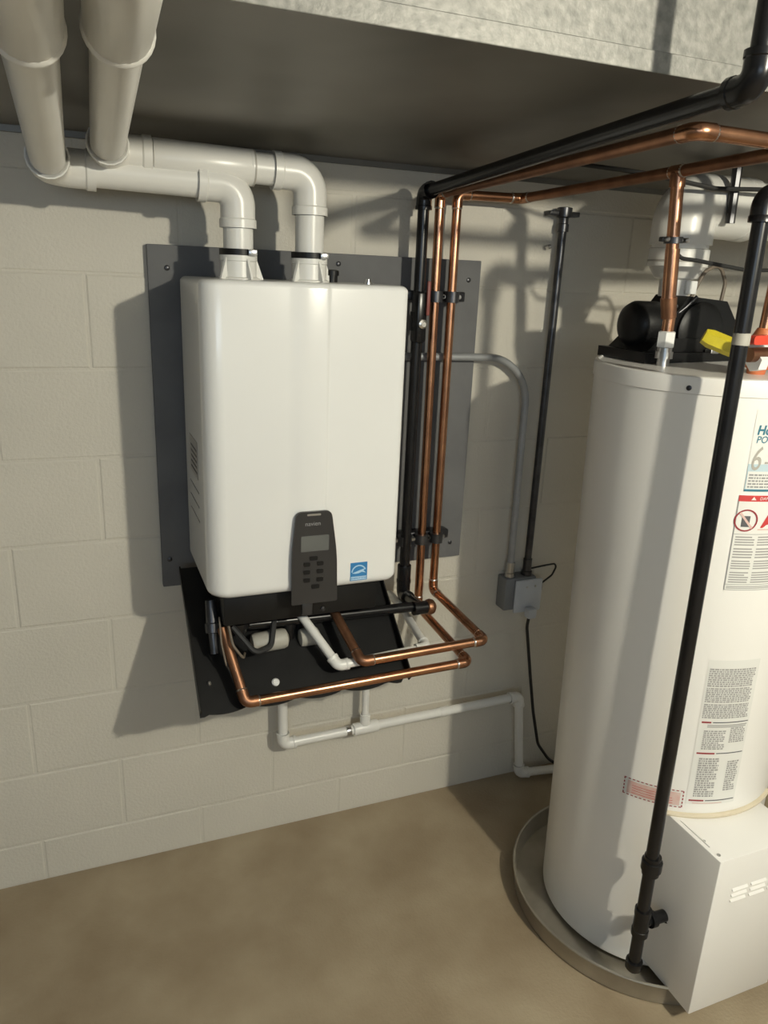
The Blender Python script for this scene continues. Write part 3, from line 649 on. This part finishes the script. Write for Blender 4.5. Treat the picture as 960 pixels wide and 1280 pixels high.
hs = thing('pipe_hanger', 'dark strap hanging from the duct around the heater vent pipe', 'strap', (1.40, -0.46, 1.80))
MB(hs.location).tube([(1.318, -0.482, 1.822), (1.322, -0.482, 1.70)], 0.010, 8).build('strap', 'dark_steel', hs)
MB(hs.location).box((1.300, -0.495, 1.815), (1.342, -0.469, 1.826), 0.002).build('plate', 'dark_steel', hs)

# copper riser out of the heater top
rs = thing('copper_riser', 'upright copper pipe with steel union rising from the water heater top', 'pipe', (1.137, -0.55, TZ))
q = rs.location
MB(q).lathe((1.137, -0.55, TZ-0.004), (0, 0, 1), [(0, 0.013), (0.016, 0.013), (0.016, 0.018), (0.030, 0.018), (0.030, 0.015), (0.038, 0.015)], 18).build('nipple', 'steel', rs)
MB(q).lathe((1.137, -0.55, TZ+0.035), (0, 0, 1), [(0, 0.014), (0, 0.0185), (0.030, 0.0185), (0.032, 0.015)], 6).build('union_nut', 'porcelain', rs)
MB(q).tube(fillet([(1.137, -0.55, TZ+0.064), (1.137, -0.55, 1.505), (1.126, -0.55, 1.545), (1.1065, -0.55, 1.776)], 0.03), [0.0118]*11 + [0.0132]*11 if False else 0.0125, 16).build('tube', 'copper', rs)
MB(q).tube([(1.135, -0.55, 1.505), (1.1275, -0.55, 1.545)], [0.0150, 0.0165], 16).build('reducer', 'copper_dull_shaded', rs)
MB(q).tube([(1.1285, -0.55, 1.535), (1.1195, -0.55, 1.638)], 0.0142, 16).build('sleeve', 'copper', rs)
MB(q).lathe((1.1185, -0.55, 1.648), (-0.06, 0, 1), [(0, 0.0125), (0, 0.0185), (0.012, 0.0185), (0.012, 0.0125)], 18).build('clamp', 'dark_steel', rs)
MB(q).box((1.086, -0.556, 1.650), (1.150, -0.544, 1.659), 0.002).build('clamp_ear', 'dark_steel', rs)
for x in (1.094, 1.142):
    MB(q).lathe((x, -0.557, 1.655), (0, -1, 0), [(0, 0.005), (0.006, 0.005), (0.008, 0.003)], 10).build('bolt', 'steel', rs)

MB(q).lathe((1.1078, -0.55, 1.750), (-0.06, 0, 1), [(0, 0.0125), (0, 0.0150), (0.026, 0.0150), (0.028, 0.0125)], 16).build('tee_hub', 'copper', rs)
# black gas drop in front of the heater
gd = thing('gas_drop_pipe', 'black iron gas pipe standing upright in front of the water heater', 'pipe', (1.0735, -0.815, 0.09))
pipe_run(gd, [(3.15, -0.66, 1.735), (1.058, -0.815, 1.715), (1.0735, -0.815, 0.115)], 0.0137, 0.022, 'black_iron', fit=1.4, ext=0.02, n=16)
q = gd.location
MB(q).lathe((1.0735, -0.815, 0.356), (0, 0, 1), [(0, 0.014), (0, 0.0185), (0.010, 0.0185), (0.012, 0.022), (0.034, 0.022), (0.036, 0.018), (0.046, 0.018), (0.046, 0.014)], 16).build('union', 'black_iron', gd)
MB(q).lathe((1.0735, -0.815, 0.190), (0, 0, 1), [(0, 0.014), (0, 0.0185), (0.015, 0.0185), (0.016, 0.017), (0.054, 0.017), (0.055, 0.0185), (0.070, 0.0185), (0.070, 0.014)], 16).build('tee', 'black_iron', gd)
MB(q).lathe((1.0735, -0.815, 0.222), (1, 0.02, -0.06), [(0, 0.0125), (0.022, 0.0125), (0.022, 0.018), (0.036, 0.018), (0.036, 0.0135), (0.066, 0.0135), (0.066, 0.017), (0.080, 0.017), (0.082, 0.008)], 16).build('side_branch', 'black_iron', gd)
MB(q).lathe((1.0735, -0.815, 0.085), (0, 0, 1), [(0, 0.006), (0.004, 0.014), (0.010, 0.0185), (0.030, 0.0185), (0.031, 0.014)], 16).build('drip_cap', 'black_iron', gd)
# upper valve with red handle and yellow connector
MB(q).lathe((1.061, -0.815, 1.476), (0, 0, 1), [(0, 0.0138), (0.001, 0.0148), (0.020, 0.0148), (0.021, 0.0138)], 14).build('collar', 'old_plastic', gd)
vy = thing('yellow_connector', 'yellow coated gas connector between the black blower and the gas valve', 'connector', (1.14, -0.70, 1.455))
MB(vy.location).tube([(1.118, -0.67, 1.480), (1.128, -0.678, 1.475), (1.172, -0.712, 1.456), (1.180, -0.718, 1.453)], [0.014, 0.0175, 0.0175, 0.015], 6).build('sleeve', 'yellow', vy)
MB(vy.location).tube([(1.176, -0.715, 1.455), (1.24, -0.735, 1.462)], 0.012, 12).build('flare_nut', 'porcelain', vy)
hv2 = thing('gas_valve', 'brass gas valve with a small red handle behind the black gas pipe', 'valve', (1.19, -0.76, 1.47))
MB(hv2.location).tube([(1.160, -0.745, 1.452), (1.260, -0.745, 1.455)], 0.0135, 14).build('body', 'copper_dull_shaded', hv2)
MB(hv2.location).lathe((1.175, -0.745, 1.440), (1, 0, 0), [(0, 0.014), (0, 0.019), (0.02, 0.019), (0.02, 0.014)], 6).build('nut', 'porcelain', hv2)
MB(hv2.location).lathe((1.172, -0.765, 1.476), (0, 0, 1), [(0, 0.006), (0.008, 0.006), (0.008, 0.004)], 10).build('stem', 'steel', hv2)
MB(hv2.location).prism([(p.x, -0.775, p.y) for p in rounded([(1.135, 1.473, 0), (1.135, 1.489, 0), (1.205, 1.492, 0), (1.205, 1.474, 0)], 0.006)], (0, 0.014, 0)).build('handle', 'red_handle', hv2)
oc = thing('orange_fitting', 'orange and copper pipe fitting at the right edge on the heater top', 'fitting', (1.24, -0.70, TZ))
MB(oc.location).lathe((1.235, -0.70, TZ-0.004), (0.03, 0, 1), [(0, 0.016), (0.012, 0.018), (0.014, 0.022), (0.045, 0.023), (0.075, 0.020), (0.09, 0.013)], 20).build('sleeve', 'orange_cap', oc)
MB(oc.location).tube([(1.2375, -0.70, TZ+0.08), (1.250, -0.70, 1.834)], 0.0112, 14).build('tube', 'copper', oc)
# cables under the duct
cb = MB().tube(fillet([(1.142, -0.53, 1.640), (1.160, -0.53, 1.622), (1.20, -0.53, 1.620), (1.34, -0.53, 1.606), (1.6, -0.52, 1.615), (2.2, -0.5, 1.64)], 0.03), 0.004, 8).build('cable', 'cord_black')
tag(cb, 'thin black cable crossing in front of the heater vent pipe', 'cable')
cb2 = MB().tube(fillet([(1.02, -0.30, 1.812), (1.10, -0.45, 1.785), (1.25, -0.50, 1.762), (1.45, -0.52, 1.772), (1.9, -0.5, 1.80)], 0.1), 0.0045, 8).build('cable', 'cord_black')
tag(cb2, 'thin black cable sagging just under the duct', 'cable')
# white pipe on the floor behind the heater
fp = MB().tube([(1.50, -0.20, 0.0135), (2.9, -0.55, 0.0135)], 0.0135, 14).build('floor_pipe', 'pvc')
tag(fp, 'white plastic pipe lying on the floor behind the water heater', 'pipe')

# ------------------------------------------------------------------ bare bulb lamp
lamp = thing('ceiling_lamp', 'bare bulb in a white porcelain holder on the ceiling', 'lamp', LAMP_POS)
MB().lathe((0, 0, ZC-LAMP_POS[2]), (0, 0, -1), [(0, 0.055), (0.012, 0.055), (0.02, 0.035), (0.075, 0.024), (0.08, 0.02)], 28).build('holder', 'porcelain', lamp)
pl = bpy.data.lights.new('bulb_light', 'POINT'); pl.energy = LAMP_W; pl.color = (1.0, 0.945, 0.775); pl.shadow_soft_size = 0.032
plo = bpy.data.objects.new('bulb_light', pl); COL.objects.link(plo); plo.parent = lamp; plo.location = (0, 0, 0)
MB().lathe((0, 0, 0.034), (0, 0, 1), [(0, 0.018), (0.03, 0.014), (0.05, 0.013)], 16).build('bulb_base', 'steel', lamp)
